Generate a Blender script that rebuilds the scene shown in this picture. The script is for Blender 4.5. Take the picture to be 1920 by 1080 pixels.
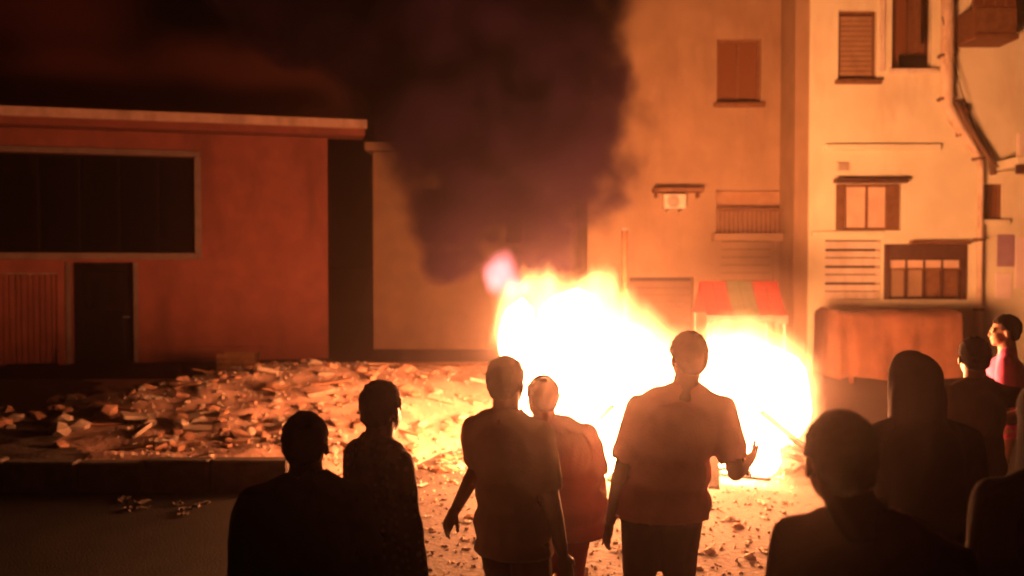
import bpy, bmesh, math, random
from mathutils import Vector, Matrix, Euler, noise
from math import radians, sin, cos, pi, sqrt

random.seed(11)
scn = bpy.context.scene
for o in list(bpy.data.objects):
    bpy.data.objects.remove(o)
COL = scn.collection

# ------------------------------------------------------------------ camera, world, exposure
FPX = 1663.0                      # focal length in photo pixels (1920 wide)
CAMZ = 2.1                        # phone held up over the crowd
HZ = 500.0                        # horizon row in the photo
cam_d = bpy.data.cameras.new('camera')
cam = bpy.data.objects.new('camera', cam_d)
COL.objects.link(cam)
cam_d.sensor_width = 36.0
cam_d.lens = FPX / 1920.0 * 36.0
cam.location = (0, 0, CAMZ)
cam.rotation_euler = (radians(90) - math.atan((540 - HZ) / FPX), 0, 0)
cam_d.clip_end = 2000
cam_d.dof.use_dof = True          # a phone focused badly in the dark
cam_d.dof.focus_distance = 4.6
cam_d.dof.aperture_fstop = 1.6
scn.camera = cam

world = bpy.data.worlds.new("World")
scn.world = world
world.use_nodes = True
wn = world.node_tree
bg = wn.nodes['Background']
sky_t = wn.nodes.new('ShaderNodeTexSky')
sky_t.sky_type = 'NISHITA'
sky_t.sun_disc = False
sky_t.sun_elevation = radians(-6)
sky_t.sun_rotation = radians(200)
wn.links.new(sky_t.outputs[0], bg.inputs['Color'])
bg.inputs['Strength'].default_value = 0.02

scn.view_settings.view_transform = 'Standard'
scn.view_settings.look = 'None'
scn.view_settings.exposure = 0
scn.view_settings.gamma = 1
scn.view_settings.use_curve_mapping = False
scn.render.engine = 'CYCLES'
cy = scn.cycles
cy.use_denoising = True
try:
    cy.denoiser = 'OPENIMAGEDENOISE'
except Exception:
    pass
cy.max_bounces = 6
cy.diffuse_bounces = 3
cy.glossy_bounces = 2
cy.transmission_bounces = 4
cy.volume_bounces = 1
cy.transparent_max_bounces = 8
cy.sample_clamp_indirect = 6
cy.volume_max_steps = 256
cy.filter_width = 2.0
cy.use_adaptive_sampling = True
cy.adaptive_threshold = 0.02

FIRE_COL = (1.0, 0.305, 0.1)
FIRE_L = 190.0
FY = 9.5                          # distance of the fire


def px(u, v, Y):
    return Vector(((u - 960) / FPX * Y, Y, CAMZ - (v - HZ) / FPX * Y))


# ------------------------------------------------------------------ materials
def new_mat(name):
    m = bpy.data.materials.new(name)
    m.use_nodes = True
    return m, m.node_tree.nodes, m.node_tree.links, m.node_tree.nodes['Principled BSDF']


def mat_rough(name, c1, c2, scale=4.0, rough=0.85, bump=0.3, bscale=40.0, stain=None, stain_scale=0.8, spec=0.3, metal=0.0):
    """two tones of noise, fine relief and, if given, dirt patches of a third colour"""
    m, N, L, P = new_mat(name)
    tc = N.new('ShaderNodeTexCoord')
    n1 = N.new('ShaderNodeTexNoise'); n1.inputs['Scale'].default_value = scale; n1.inputs['Detail'].default_value = 8
    L.new(tc.outputs['Object'], n1.inputs['Vector'])
    r1 = N.new('ShaderNodeValToRGB')
    r1.color_ramp.elements[0].position = 0.32; r1.color_ramp.elements[0].color = (*c1, 1)
    r1.color_ramp.elements[1].position = 0.68; r1.color_ramp.elements[1].color = (*c2, 1)
    L.new(n1.outputs['Fac'], r1.inputs['Fac'])
    out = r1.outputs['Color']
    if stain:
        n2 = N.new('ShaderNodeTexNoise'); n2.inputs['Scale'].default_value = stain_scale; n2.inputs['Detail'].default_value = 6
        n2.inputs['Roughness'].default_value = 0.65
        mp = N.new('ShaderNodeMapping'); mp.inputs['Scale'].default_value = (1.6, 1.6, 0.45); mp.inputs['Location'].default_value = (3.1, 7.7, 1.3)
        L.new(tc.outputs['Object'], mp.inputs['Vector']); L.new(mp.outputs[0], n2.inputs['Vector'])
        r2 = N.new('ShaderNodeValToRGB')
        r2.color_ramp.elements[0].position = 0.5; r2.color_ramp.elements[0].color = (0, 0, 0, 1)
        r2.color_ramp.elements[1].position = 0.72; r2.color_ramp.elements[1].color = (0.75, 0.75, 0.75, 1)
        L.new(n2.outputs['Fac'], r2.inputs['Fac'])
        mx = N.new('ShaderNodeMix'); mx.data_type = 'RGBA'
        L.new(r2.outputs['Color'], mx.inputs[0]); L.new(out, mx.inputs[6]); mx.inputs[7].default_value = (*stain, 1)
        out = mx.outputs[2]
    L.new(out, P.inputs['Base Color'])
    P.inputs['Roughness'].default_value = rough
    P.inputs['Specular IOR Level'].default_value = spec
    P.inputs['Metallic'].default_value = metal
    if bump:
        n3 = N.new('ShaderNodeTexNoise'); n3.inputs['Scale'].default_value = bscale; n3.inputs['Detail'].default_value = 6
        L.new(tc.outputs['Object'], n3.inputs['Vector'])
        b = N.new('ShaderNodeBump'); b.inputs['Strength'].default_value = bump; b.inputs['Distance'].default_value = 0.02
        L.new(n3.outputs['Fac'], b.inputs['Height']); L.new(b.outputs[0], P.inputs['Normal'])
    return m


def mat_dots(name, base, dot, scale):
    m, N, L, P = new_mat(name)
    tc = N.new('ShaderNodeTexCoord')
    vo = N.new('ShaderNodeTexVoronoi'); vo.inputs['Scale'].default_value = scale; vo.inputs['Randomness'].default_value = 0.45
    L.new(tc.outputs['Object'], vo.inputs['Vector'])
    r = N.new('ShaderNodeValToRGB')
    r.color_ramp.elements[0].position = 0.3; r.color_ramp.elements[0].color = (*dot, 1)
    r.color_ramp.elements[1].position = 0.36; r.color_ramp.elements[1].color = (*base, 1)
    L.new(vo.outputs['Distance'], r.inputs['Fac'])
    L.new(r.outputs['Color'], P.inputs['Base Color'])
    P.inputs['Roughness'].default_value = 0.9
    return m


M = {}
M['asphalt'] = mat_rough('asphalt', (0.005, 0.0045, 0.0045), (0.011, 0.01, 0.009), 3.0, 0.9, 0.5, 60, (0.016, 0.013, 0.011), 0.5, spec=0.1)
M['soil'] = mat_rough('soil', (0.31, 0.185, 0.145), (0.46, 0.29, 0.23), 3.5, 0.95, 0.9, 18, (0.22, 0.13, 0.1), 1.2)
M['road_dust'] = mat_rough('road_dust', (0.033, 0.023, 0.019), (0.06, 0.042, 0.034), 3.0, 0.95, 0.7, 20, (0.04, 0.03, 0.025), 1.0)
M['red_plaster'] = mat_rough('red_plaster', (0.135, 0.041, 0.034), (0.185, 0.058, 0.046), 2.2, 0.9, 0.35, 24, (0.075, 0.024, 0.022), 0.7)
M['pale_trim'] = mat_rough('pale_trim', (0.33, 0.22, 0.19), (0.42, 0.29, 0.25), 5, 0.85, 0.2, 40, (0.15, 0.09, 0.07), 1.2)
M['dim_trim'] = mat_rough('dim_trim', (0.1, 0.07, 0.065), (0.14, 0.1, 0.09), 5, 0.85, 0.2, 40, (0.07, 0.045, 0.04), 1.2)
M['dark_paint'] = mat_rough('dark_paint', (0.004, 0.0035, 0.003), (0.008, 0.006, 0.005), 6, 0.9, 0.1, spec=0.05)
M['unlit_room'] = mat_rough('unlit_room', (0.008, 0.007, 0.007), (0.014, 0.012, 0.011), 6, 0.95, 0.1)  # lack of light indoors is put into this near-black colour
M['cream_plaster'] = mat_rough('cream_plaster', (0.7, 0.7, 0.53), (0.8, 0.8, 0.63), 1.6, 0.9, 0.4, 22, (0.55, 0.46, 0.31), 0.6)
M['dulled_ochre'] = mat_rough('dulled_ochre', (0.28, 0.2, 0.13), (0.35, 0.25, 0.165), 1.8, 0.9, 0.3, 26, (0.2, 0.13, 0.085), 0.6)  # left wing's dimming by smoke is put into this duller colour
M['brown_plaster'] = mat_rough('brown_plaster', (0.15, 0.1, 0.065), (0.2, 0.13, 0.085), 1.8, 0.9, 0.3, 26, (0.16, 0.09, 0.06), 0.8)
M['white_paint'] = mat_rough('white_paint', (0.66, 0.6, 0.52), (0.76, 0.7, 0.62), 6, 0.6, 0.1, 40, (0.5, 0.42, 0.33), 2)
M['wood_brown'] = mat_rough('wood_brown', (0.13, 0.06, 0.03), (0.2, 0.1, 0.05), 8, 0.75, 0.3)
M['shutter'] = mat_rough('shutter', (0.28, 0.17, 0.1), (0.36, 0.23, 0.14), 5, 0.8, 0.2)
M['wood_dark'] = mat_rough('wood_dark', (0.05, 0.022, 0.014), (0.08, 0.035, 0.022), 8, 0.75, 0.3)
M['charred'] = mat_rough('charred', (0.008, 0.007, 0.006), (0.02, 0.016, 0.013), 12, 0.95, 0.6)
M['metal_grey'] = mat_rough('metal_grey', (0.2, 0.19, 0.18), (0.3, 0.28, 0.26), 9, 0.5, 0.1, 40, (0.17, 0.09, 0.05), 3, 0.5, 0.6)
M['metal_pipe'] = mat_rough('metal_pipe', (0.66, 0.54, 0.42), (0.78, 0.66, 0.54), 5, 0.6, 0.1, 40, (0.25, 0.14, 0.08), 3)
M['dark_pipe'] = mat_rough('pipe_bracket_iron', (0.12, 0.08, 0.05), (0.18, 0.11, 0.07), 5, 0.7, 0.1)  # darker brown for the branch pipe and clamps
M['curtain'] = mat_rough('curtain', (0.6, 0.45, 0.35), (0.7, 0.55, 0.43), 4, 0.9, 0.2)
M['red_cloth'] = mat_rough('red_cloth', (0.13, 0.008, 0.006), (0.18, 0.012, 0.009), 6, 0.9, 0.15)
M['green_cloth'] = mat_rough('green_cloth', (0.045, 0.06, 0.032), (0.065, 0.085, 0.045), 6, 0.9, 0.15)
M['grey_cloth'] = mat_rough('grey_cloth', (0.12, 0.1, 0.09), (0.17, 0.14, 0.13), 6, 0.9, 0.15)
M['tarp'] = mat_rough('tarp', (0.17, 0.075, 0.045), (0.26, 0.12, 0.07), 2, 0.9, 0.4, 14, (0.09, 0.04, 0.027), 1.8)
M['brick'] = mat_rough('brick', (0.22, 0.12, 0.08), (0.34, 0.19, 0.13), 7, 0.95, 0.5, 30)
M['concrete'] = mat_rough('concrete', (0.24, 0.19, 0.15), (0.36, 0.29, 0.24), 7, 0.95, 0.5, 30)
M['paper'] = mat_rough('paper', (0.3, 0.26, 0.23), (0.42, 0.37, 0.33), 7, 0.9, 0.1)
M['kerb'] = mat_rough('kerb', (0.04, 0.033, 0.03), (0.075, 0.06, 0.052), 6, 0.9, 0.4, 30)
M['skin'] = mat_rough('skin', (0.17, 0.085, 0.05), (0.21, 0.105, 0.065), 8, 0.55, 0.05, 80)
M['skin_pale'] = mat_rough('skin_pale', (0.27, 0.15, 0.1), (0.32, 0.18, 0.12), 8, 0.55, 0.05, 80)
M['hair'] = mat_rough('hair', (0.009, 0.007, 0.006), (0.014, 0.011, 0.01), 60, 0.95, 0.1, 120, spec=0.05)
M['eye_white'] = mat_rough('eye_white', (0.6, 0.56, 0.52), (0.7, 0.66, 0.6), 5, 0.3, 0)
M['shoe'] = mat_rough('shoe', (0.02, 0.018, 0.016), (0.05, 0.042, 0.036), 8, 0.7, 0.1)
M['pink_wall'] = mat_rough('pink_panel', (0.75, 0.66, 0.68), (0.85, 0.76, 0.78), 3, 0.8, 0.1)
M['lilac'] = mat_rough('lilac_panel', (0.3, 0.2, 0.3), (0.38, 0.26, 0.36), 3, 0.8, 0.1)


def cloth(name, c, s=0.8):
    d = tuple(x * s for x in c)
    M[name] = mat_rough(name, d, c, 9, 0.95, 0.25, 90, spec=0.06)


cloth('olive_cloth', (0.05, 0.045, 0.028))
cloth('brown_cloth', (0.11, 0.06, 0.035))
cloth('black_cloth', (0.022, 0.02, 0.022))
cloth('maroon_cloth', (0.2, 0.045, 0.06))
cloth('jet_cloth', (0.008, 0.007, 0.008))
cloth('redshirt_cloth', (0.15, 0.065, 0.065))
cloth('rose_cloth', (0.58, 0.22, 0.22))
cloth('purple_cloth', (0.1, 0.06, 0.1))
cloth('khaki_cloth', (0.33, 0.22, 0.15))
cloth('pink_cloth', (0.85, 0.16, 0.42))
cloth('salmon_cloth', (0.6, 0.36, 0.28))
cloth('denim_cloth', (0.05, 0.055, 0.09))
M['dotted_cloth'] = mat_dots('dotted_cloth', (0.018, 0.016, 0.03), (0.12, 0.11, 0.14), 26)

m, N, L, P = new_mat('dark_glass')
P.inputs['Base Color'].default_value = (0.002, 0.0018, 0.002, 1); P.inputs['Roughness'].default_value = 0.5
P.inputs['Specular IOR Level'].default_value = 0.03
M['dark_glass'] = m
m, N, L, P = new_mat('window_glass')
P.inputs['Base Color'].default_value = (0.16, 0.07, 0.035, 1); P.inputs['Roughness'].default_value = 0.2
M['window_glass'] = m
m, N, L, P = new_mat('flame_core')
P.inputs['Base Color'].default_value = (0, 0, 0, 1)
P.inputs['Emission Color'].default_value = (*FIRE_COL, 1)
P.inputs['Emission Strength'].default_value = FIRE_L
M['flame'] = m


# ------------------------------------------------------------------ helpers
def tag(o, label=None, cat=None, group=None, kind=None):
    if label: o['label'] = label
    if cat: o['category'] = cat
    if group: o['group'] = group
    if kind: o['kind'] = kind
    return o


def empty(name, loc=(0, 0, 0), rz=0.0, label=None, cat=None, group=None):
    o = bpy.data.objects.new(name, None)
    COL.objects.link(o)
    o.location = loc
    o.rotation_euler = (0, 0, rz)
    o.empty_display_size = 0.2
    return tag(o, label, cat, group)


def link_mesh(name, me, mat, parent=None, smooth=False):
    o = bpy.data.objects.new(name, me)
    COL.objects.link(o)
    if mat is not None:
        me.materials.clear()
        me.materials.append(mat)
    if smooth:
        me.polygons.foreach_set('use_smooth', [True] * len(me.polygons))
    if parent: o.parent = parent
    return o


def obj(name, bm, mat, parent=None, smooth=False):
    me = bpy.data.meshes.new(name)
    bmesh.ops.recalc_face_normals(bm, faces=bm.faces)
    bm.to_mesh(me)
    bm.free()
    return link_mesh(name, me, mat, parent, smooth)


def box(bm, x0, x1, y0, y1, z0, z1, bevel=0.0):
    vs = [bm.verts.new(p) for p in ((x0, y0, z0), (x1, y0, z0), (x1, y1, z0), (x0, y1, z0),
                                    (x0, y0, z1), (x1, y0, z1), (x1, y1, z1), (x0, y1, z1))]
    fs = [bm.faces.new([vs[i] for i in f]) for f in ((3, 2, 1, 0), (4, 5, 6, 7), (0, 1, 5, 4), (1, 2, 6, 5), (2, 3, 7, 6), (3, 0, 4, 7))]
    if bevel:
        es = list({e for f in fs for e in f.edges})
        bmesh.ops.bevel(bm, geom=es, offset=bevel, segments=1, affect='EDGES')


def boxo(name, mat, parent, x0, x1, y0, y1, z0, z1, bevel=0.0):
    bm = bmesh.new()
    box(bm, x0, x1, y0, y1, z0, z1, bevel)
    return obj(name, bm, mat, parent)


def tube(bm, pts, rads, n=10):
    """tapered tube along points, closed ends"""
    pts = [Vector(p) for p in pts]
    rings = []
    for i, p in enumerate(pts):
        d = (pts[min(i + 1, len(pts) - 1)] - pts[max(i - 1, 0)]).normalized()
        a = d.orthogonal().normalized() if i == 0 else (rings_a - d * rings_a.dot(d)).normalized()
        rings_a = a
        b = d.cross(a)
        rings.append([bm.verts.new(p + (a * cos(t) + b * sin(t)) * rads[i]) for t in [2 * pi * k / n for k in range(n)]])
    for r0, r1 in zip(rings, rings[1:]):
        for k in range(n):
            bm.faces.new((r0[k], r0[(k + 1) % n], r1[(k + 1) % n], r1[k]))
    bm.faces.new(rings[0][::-1])
    bm.faces.new(rings[-1])


def wall(name, mat, parent, x0, x1, z0, z1, th, openings, y=0.0):
    """upright slab, front at local y, with real openings (x0,x1,z0,z1); local x along, -y outwards"""
    xs = sorted({x0, x1, *[a for o in openings for a in o[:2] if x0 < a < x1]})
    zs = sorted({z0, z1, *[a for o in openings for a in o[2:] if z0 < a < z1]})
    nx, nz = len(xs) - 1, len(zs) - 1

    def solid(i, j):
        if not (0 <= i < nx and 0 <= j < nz): return False
        cx, cz = (xs[i] + xs[i + 1]) / 2, (zs[j] + zs[j + 1]) / 2
        return not any(o[0] < cx < o[1] and o[2] < cz < o[3] for o in openings)
    bm = bmesh.new()
    cache = {}

    def V(i, j, k):
        key = (i, j, k)
        if key not in cache: cache[key] = bm.verts.new((xs[i], y + k * th, zs[j]))
        return cache[key]
    for i in range(nx):
        for j in range(nz):
            if not solid(i, j): continue
            bm.faces.new((V(i, j, 0), V(i + 1, j, 0), V(i + 1, j + 1, 0), V(i, j + 1, 0)))
            bm.faces.new((V(i, j + 1, 1), V(i + 1, j + 1, 1), V(i + 1, j, 1), V(i, j, 1)))
            if not solid(i - 1, j): bm.faces.new((V(i, j, 0), V(i, j + 1, 0), V(i, j + 1, 1), V(i, j, 1)))
            if not solid(i + 1, j): bm.faces.new((V(i + 1, j, 0), V(i + 1, j, 1), V(i + 1, j + 1, 1), V(i + 1, j + 1, 0)))
            if not solid(i, j - 1): bm.faces.new((V(i, j, 0), V(i, j, 1), V(i + 1, j, 1), V(i + 1, j, 0)))
            if not solid(i, j + 1): bm.faces.new((V(i, j + 1, 0), V(i + 1, j + 1, 0), V(i + 1, j + 1, 1), V(i, j + 1, 1)))
    return obj(name, bm, mat, parent)


def eval_to_mesh(o):
    dg = bpy.context.evaluated_depsgraph_get()
    me = bpy.data.meshes.new_from_object(o.evaluated_get(dg))
    old = o.data
    bpy.data.objects.remove(o)
    bpy.data.meshes.remove(old)
    return me


# --- organic shapes: overlapping closed primitives fused by a voxel remesh
def capsule(bm, p0, p1, r0, r1, n=14):
    p0, p1 = Vector(p0), Vector(p1)
    d = p1 - p0
    ln = d.length
    if ln < 1e-6:
        d = Vector((0, 0, 1)); ln = 1e-6
    d.normalize()
    pts, rad = [], []
    for k in range(1, 5):
        t = pi / 2 * (1 - k / 4)
        pts.append(p0 - d * r0 * sin(t)); rad.append(max(r0 * cos(t), r0 * 0.05))
    for k in range(0, 4):
        t = pi / 2 * k / 4
        pts.append(p1 + d * r1 * sin(t)); rad.append(r1 * cos(t))
    pts.append(p1 + d * r1); rad.append(r1 * 0.05)
    tube(bm, pts, rad, n)


def ellipsoid(bm, c, r, rot=None, sub=3):
    mt = Matrix.Translation(Vector(c)) @ (rot.to_4x4() if rot else Matrix.Identity(4)) @ Matrix.Diagonal((r[0], r[1], r[2], 1))
    bmesh.ops.create_icosphere(bm, subdivisions=sub, radius=1.0, matrix=mt)


def fuse(bm, voxel, smooth_it=4, solid=0.0):
    me = bpy.data.meshes.new('tmp')
    bmesh.ops.recalc_face_normals(bm, faces=bm.faces)
    bm.to_mesh(me)
    bm.free()
    o = bpy.data.objects.new('tmp', me)
    COL.objects.link(o)
    r = o.modifiers.new('r', 'REMESH'); r.mode = 'VOXEL'; r.voxel_size = voxel; r.adaptivity = 0
    if smooth_it:
        s = o.modifiers.new('s', 'SMOOTH'); s.factor = 0.5; s.iterations = smooth_it
    return eval_to_mesh(o)


def solidify(me, th):
    o = bpy.data.objects.new('tmp', me)
    COL.objects.link(o)
    s = o.modifiers.new('s', 'SOLIDIFY'); s.thickness = th; s.offset = -1
    return eval_to_mesh(o)


def garment(bm, voxel, openings, folds=0.016, seed=0.0, smooth_it=5, keep=None):
    """fuse, add folds, cut the openings (centre, radius) and give the cloth a thickness"""
    me = fuse(bm, voxel, smooth_it)
    b = bmesh.new(); b.from_mesh(me)
    b.normal_update()
    for v in b.verts:
        p = v.co
        n = noise.noise(Vector((p.x * 9 + seed, p.y * 9, p.z * 3.2 + p.x * 5)))
        n2 = noise.noise(Vector((p.x * 22 + seed, p.y * 22, p.z * 9 - p.x * 14)))
        v.co = p + v.normal * max(-.002, folds * (1.1 * n + 0.55 * n2))
    kill = [f for f in b.faces if any((f.calc_center_median() - c).length < r for c, r in openings)
            or (keep and not keep(f.calc_center_median()))]
    bmesh.ops.delete(b, geom=kill, context='FACES')
    b.to_mesh(me); b.free()
    return solidify(me, 0.005)


# ------------------------------------------------------------------ ground, road and mound
def ground_h(x, y):
    return 0.0


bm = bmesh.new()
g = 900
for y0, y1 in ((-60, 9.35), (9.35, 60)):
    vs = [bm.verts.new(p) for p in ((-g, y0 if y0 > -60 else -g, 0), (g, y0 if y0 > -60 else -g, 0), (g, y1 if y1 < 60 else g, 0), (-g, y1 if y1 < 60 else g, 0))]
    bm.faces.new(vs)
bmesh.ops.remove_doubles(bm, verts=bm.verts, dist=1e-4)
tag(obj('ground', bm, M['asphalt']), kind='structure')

KY = 8.2


def sst(a, b, x):
    t = min(1, max(0, (x - a) / (b - a)))
    return t * t * (3 - 2 * t)


def mound_h(x, y):
    """raised rubble-strewn ground left of the fire"""
    edge = 1 - sst(-2.9, -0.9, x - 0.3 * (y - 8.2))             # ends right of the kerb
    plat = 0.27 * edge * (1 - 0.85 * sst(10.5, 13.5, y)) * (1 - sst(16.3, 16.9, y))
    m_ = 0.56 * math.exp(-((x + 3.5) / 2.1) ** 2 - ((y - 13.0) / 2.2) ** 2)
    m_ += 0.08 * math.exp(-((x + 5.0) / 1.0) ** 2 - ((y - 11.4) / 0.9) ** 2)
    m_ += 0.34 * math.exp(-((x + 0.9) / 2.0) ** 2 - ((y - 13.5) / 2.0) ** 2)
    n = noise.noise(Vector((x * 1.7, y * 1.7, 3))) * 0.07 + noise.noise(Vector((x * 4.5, y * 4.5, 9))) * 0.035
    h = plat + m_ * sst(9.4, 11, y)
    return h + n * min(1, h * 4) - 0.03


bm = bmesh.new()
nx, ny = 170, 110
xs = [-13 + 15.5 * i / nx for i in range(nx + 1)]
ys = [KY + 0.14 + 8.8 * (j / ny) ** 1.25 for j in range(ny + 1)]
grid = [[bm.verts.new((x, y, mound_h(x, y))) for x in xs] for y in ys]
for j in range(ny):
    for i in range(nx):
        q = (grid[j][i], grid[j][i + 1], grid[j + 1][i + 1], grid[j + 1][i])
        if max(v.co.z for v in q) > -0.02: bm.faces.new(q)
bmesh.ops.delete(bm, geom=[v for v in bm.verts if not v.link_faces], context='VERTS')
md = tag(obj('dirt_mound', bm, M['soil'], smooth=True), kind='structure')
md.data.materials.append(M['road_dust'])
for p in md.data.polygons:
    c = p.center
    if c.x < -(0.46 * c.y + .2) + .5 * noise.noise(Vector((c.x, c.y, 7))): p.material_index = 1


def surf(x, y):
    return max(0.0, mound_h(x, y)) if y > KY + 0.16 and -13 < x < 2.5 else 0.0


kerb = empty('kerb', (0, KY, 0))
tag(kerb, kind='structure')
x = -13.0
while x < -2.2:
    ln = random.uniform(0.55, 0.75)
    h = 0.285 + random.uniform(-0.015, 0.02)
    k = boxo('kerb_stone', M['kerb'], kerb, x + 0.012, x + ln - 0.012, random.uniform(-0.012, 0.01), 0.17, -0.03, h, 0.018)
    x += ln

bm = bmesh.new()
ring = []
for i in range(64):
    t_ = 2 * pi * i / 64
    rr = 1 + .18 * noise.noise(Vector((cos(t_) * 2, sin(t_) * 2, 4)))
    ring.append(bm.verts.new((1.2 + cos(t_) * 3.1 * rr, 8.0 + sin(t_) * 4.6 * rr, .004)))
bm.faces.new(ring)
tag(obj('dusty_road', bm, M['road_dust']), kind='structure')

# ------------------------------------------------------------------ left building (flat roof, red plaster)
A0 = Vector((-10.8, 18.7)); A1 = Vector((-3.45, 20.5))
ad = (A1 - A0).normalized()
ang = math.atan2(ad.y, ad.x)


def on_line(u, P0, d):
    k = (u - 960) / FPX              # X = k*Y
    # P0.x + s d.x = k (P0.y + s d.y)
    s = (k * P0.y - P0.x) / (d.x - k * d.y)
    q = P0 + d * s
    return s, q


_, corner = on_line(615, A0, ad)
lb = empty('red_house', (corner.x, corner.y, 0), ang,
           'long flat roofed red plaster house with black window band and dark doorway', 'house')


def ls(u):                            # photo column -> local x on the facade (corner = 0, left negative)
    s, q = on_line(u, corner.copy(), ad)
    return s


def lz(u, v):
    s, q = on_line(u, corner.copy(), ad)
    return CAMZ - (v - HZ) / FPX * q.y


WX0, WX1 = ls(-90), ls(366)
WZ0, WZ1 = lz(190, 474), lz(190, 290)
DX0, DX1 = ls(133), ls(250)
DZ1 = lz(190, 492)
RZ = lz(190, 246)
LX0 = -11.0
SX0, SX1 = ls(4), ls(106)
SZ1 = lz(60, 512)
wall('wall', M['red_plaster'], lb, LX0, 0, 0, RZ, 0.3,
     [(WX0, WX1, WZ0, WZ1), (DX0, DX1, -1, DZ1), (SX0, SX1, -1, SZ1)])
# side wall along +x side, with a slatted opening added to darken the shaded passage
bmside = wall('side_wall', M['dulled_ochre'], lb, 0.3, 6.2, 0, RZ, 0.3, [(0.6, 5.2, 2.3, 4.6)])
bmside.rotation_euler = (0, 0, radians(90)); bmside.location = (0, 0, 0)
sh = empty('side_shade_slats', (0, 0, 0)); sh.parent = lb
for i in range(11):
    z0 = 2.32 + i * 0.207
    boxo('slat', M['wood_brown'], sh, -0.16, -0.1, 0.62, 5.18, z0, z0 + 0.19, 0.01)
bm = bmesh.new()                       # back and left walls, roof slab
box(bm, LX0, 0 - 0.3, 5.9, 6.2, 0, RZ)
box(bm, LX0, LX0 + 0.3, 0.3, 5.9, 0, RZ)
obj('rear_wall', bm, M['red_plaster'], lb)
EZ = lz(300, 224)
boxo('roof_slab', M['red_plaster'], lb, LX0 - 0.4, ls(682), -0.55, 0.12, RZ + 0.002, EZ, 0.02)
boxo('roof_deck', M['red_plaster'], lb, LX0 - 0.3, 0.0, 0.122, 6.4, RZ + 0.002, EZ - 0.02)
boxo('roof_edge', M['pale_trim'], lb, LX0 - 0.43, ls(686), -0.62, -0.552, EZ - 0.14, EZ + 0.06, 0.01)
# window band: trim, frame and panes
wf = empty('window', (0, 0, 0)); wf.parent = lb
t = 0.13
boxo('sill', M['dim_trim'], wf, WX0 - 0.1, WX1 + 0.14, -0.1, 0.06, WZ0 - 0.14, WZ0, 0.012)
boxo('lintel', M['dim_trim'], wf, WX0 - 0.1, WX1 + 0.12, -0.06, -0.002, WZ1 + 0.002, WZ1 + 0.13, 0.012)
boxo('surround', M['dim_trim'], wf, WX1 + 0.002, WX1 + 0.14, -0.05, -0.002, WZ0 + 0.002, WZ1 - 0.002, 0.012)
np_ = 6
pw = (WX1 - WX0) / np_
for i in range(np_):
    a, b = WX0 + i * pw, WX0 + (i + 1) * pw
    boxo('pane', M['dark_glass'], wf, a + 0.035, b - 0.035, 0.2, 0.215, WZ0 + 0.05, WZ1 - 0.05)
    boxo('mullion', M['dark_paint'], wf, b - 0.03, b + 0.03 if i < np_ - 1 else b - 0.002, 0.17, 0.25, WZ0 + 0.045, WZ1 - 0.045)
for z0, z1 in ((WZ0 + 0.002, WZ0 + 0.043), (WZ1 - 0.043, WZ1 - 0.002), ):
    boxo('rail', M['dark_paint'], wf, WX0 + 0.002, WX1 - 0.002, 0.16, 0.26, z0, z1)
# near-black wall stands in for the unlit room behind doorway and window
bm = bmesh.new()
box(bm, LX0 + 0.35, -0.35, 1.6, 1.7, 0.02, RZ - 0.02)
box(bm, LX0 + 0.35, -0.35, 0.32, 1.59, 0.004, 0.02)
obj('interior', bm, M['unlit_room'], lb)
# doorway: pale jambs, lintel, half-open dark door leaf
dr = empty('door', (0, 0, 0)); dr.parent = lb
for a, b in ((DX0 - 0.1, DX0 - 0.002), (DX1 + 0.002, DX1 + 0.1)):
    boxo('jamb', M['dim_trim'], dr, a, b, -0.045, -0.002, 0, DZ1, 0.01)
bm = bmesh.new()
box(bm, DX0 + 0.02, DX1 - 0.02, 0.2, 0.245, 0.02, DZ1 - 0.02)
obj('leaf', bm, M['dark_paint'], dr)
for (za, zb) in ((0.2, 1.0), (1.15, 2.0)):
    boxo('door_panel', M['dark_paint'], dr, DX0 + 0.2, DX1 - 0.2, 0.18, 0.199, za, zb, 0.008)
bm = bmesh.new(); tube(bm, [(DX1 - 0.12, 0.19, 1.0), (DX1 - 0.12, 0.13, 1.0), (DX1 - 0.24, 0.13, 1.0)], [.012, .012, .012], 8)
obj('handle', bm, M['metal_grey'], dr)
# folding steel gate left of the door: one rib after another
gt = empty('folding_gate', (0, 0, 0)); gt.parent = lb
n = 9
w = (SX1 - SX0) / n
for i in range(n):
    yy = 0.05 if i % 2 else 0.08
    boxo('gate_leaf', M['red_plaster'], gt, SX0 + i * w + 0.004, SX0 + (i + 1) * w - 0.004, yy - .03, yy + 0.01, 0.03, SZ1 - 0.03, 0.012)
boxo('gate_rail', M['metal_grey'], gt, SX0 + 0.002, SX1 - 0.002, 0.03, 0.2, SZ1 - 0.028, SZ1 - 0.002)
# plinth
for a, b in ((LX0, SX0 - 0.004), (SX1 + 0.004, DX0 - 0.11), (DX1 + 0.11, 0.0)):
    if b > a: boxo('plinth', M['red_plaster'], lb, a, b, -0.07, -0.002, 0, 0.32, 0.012)

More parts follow.
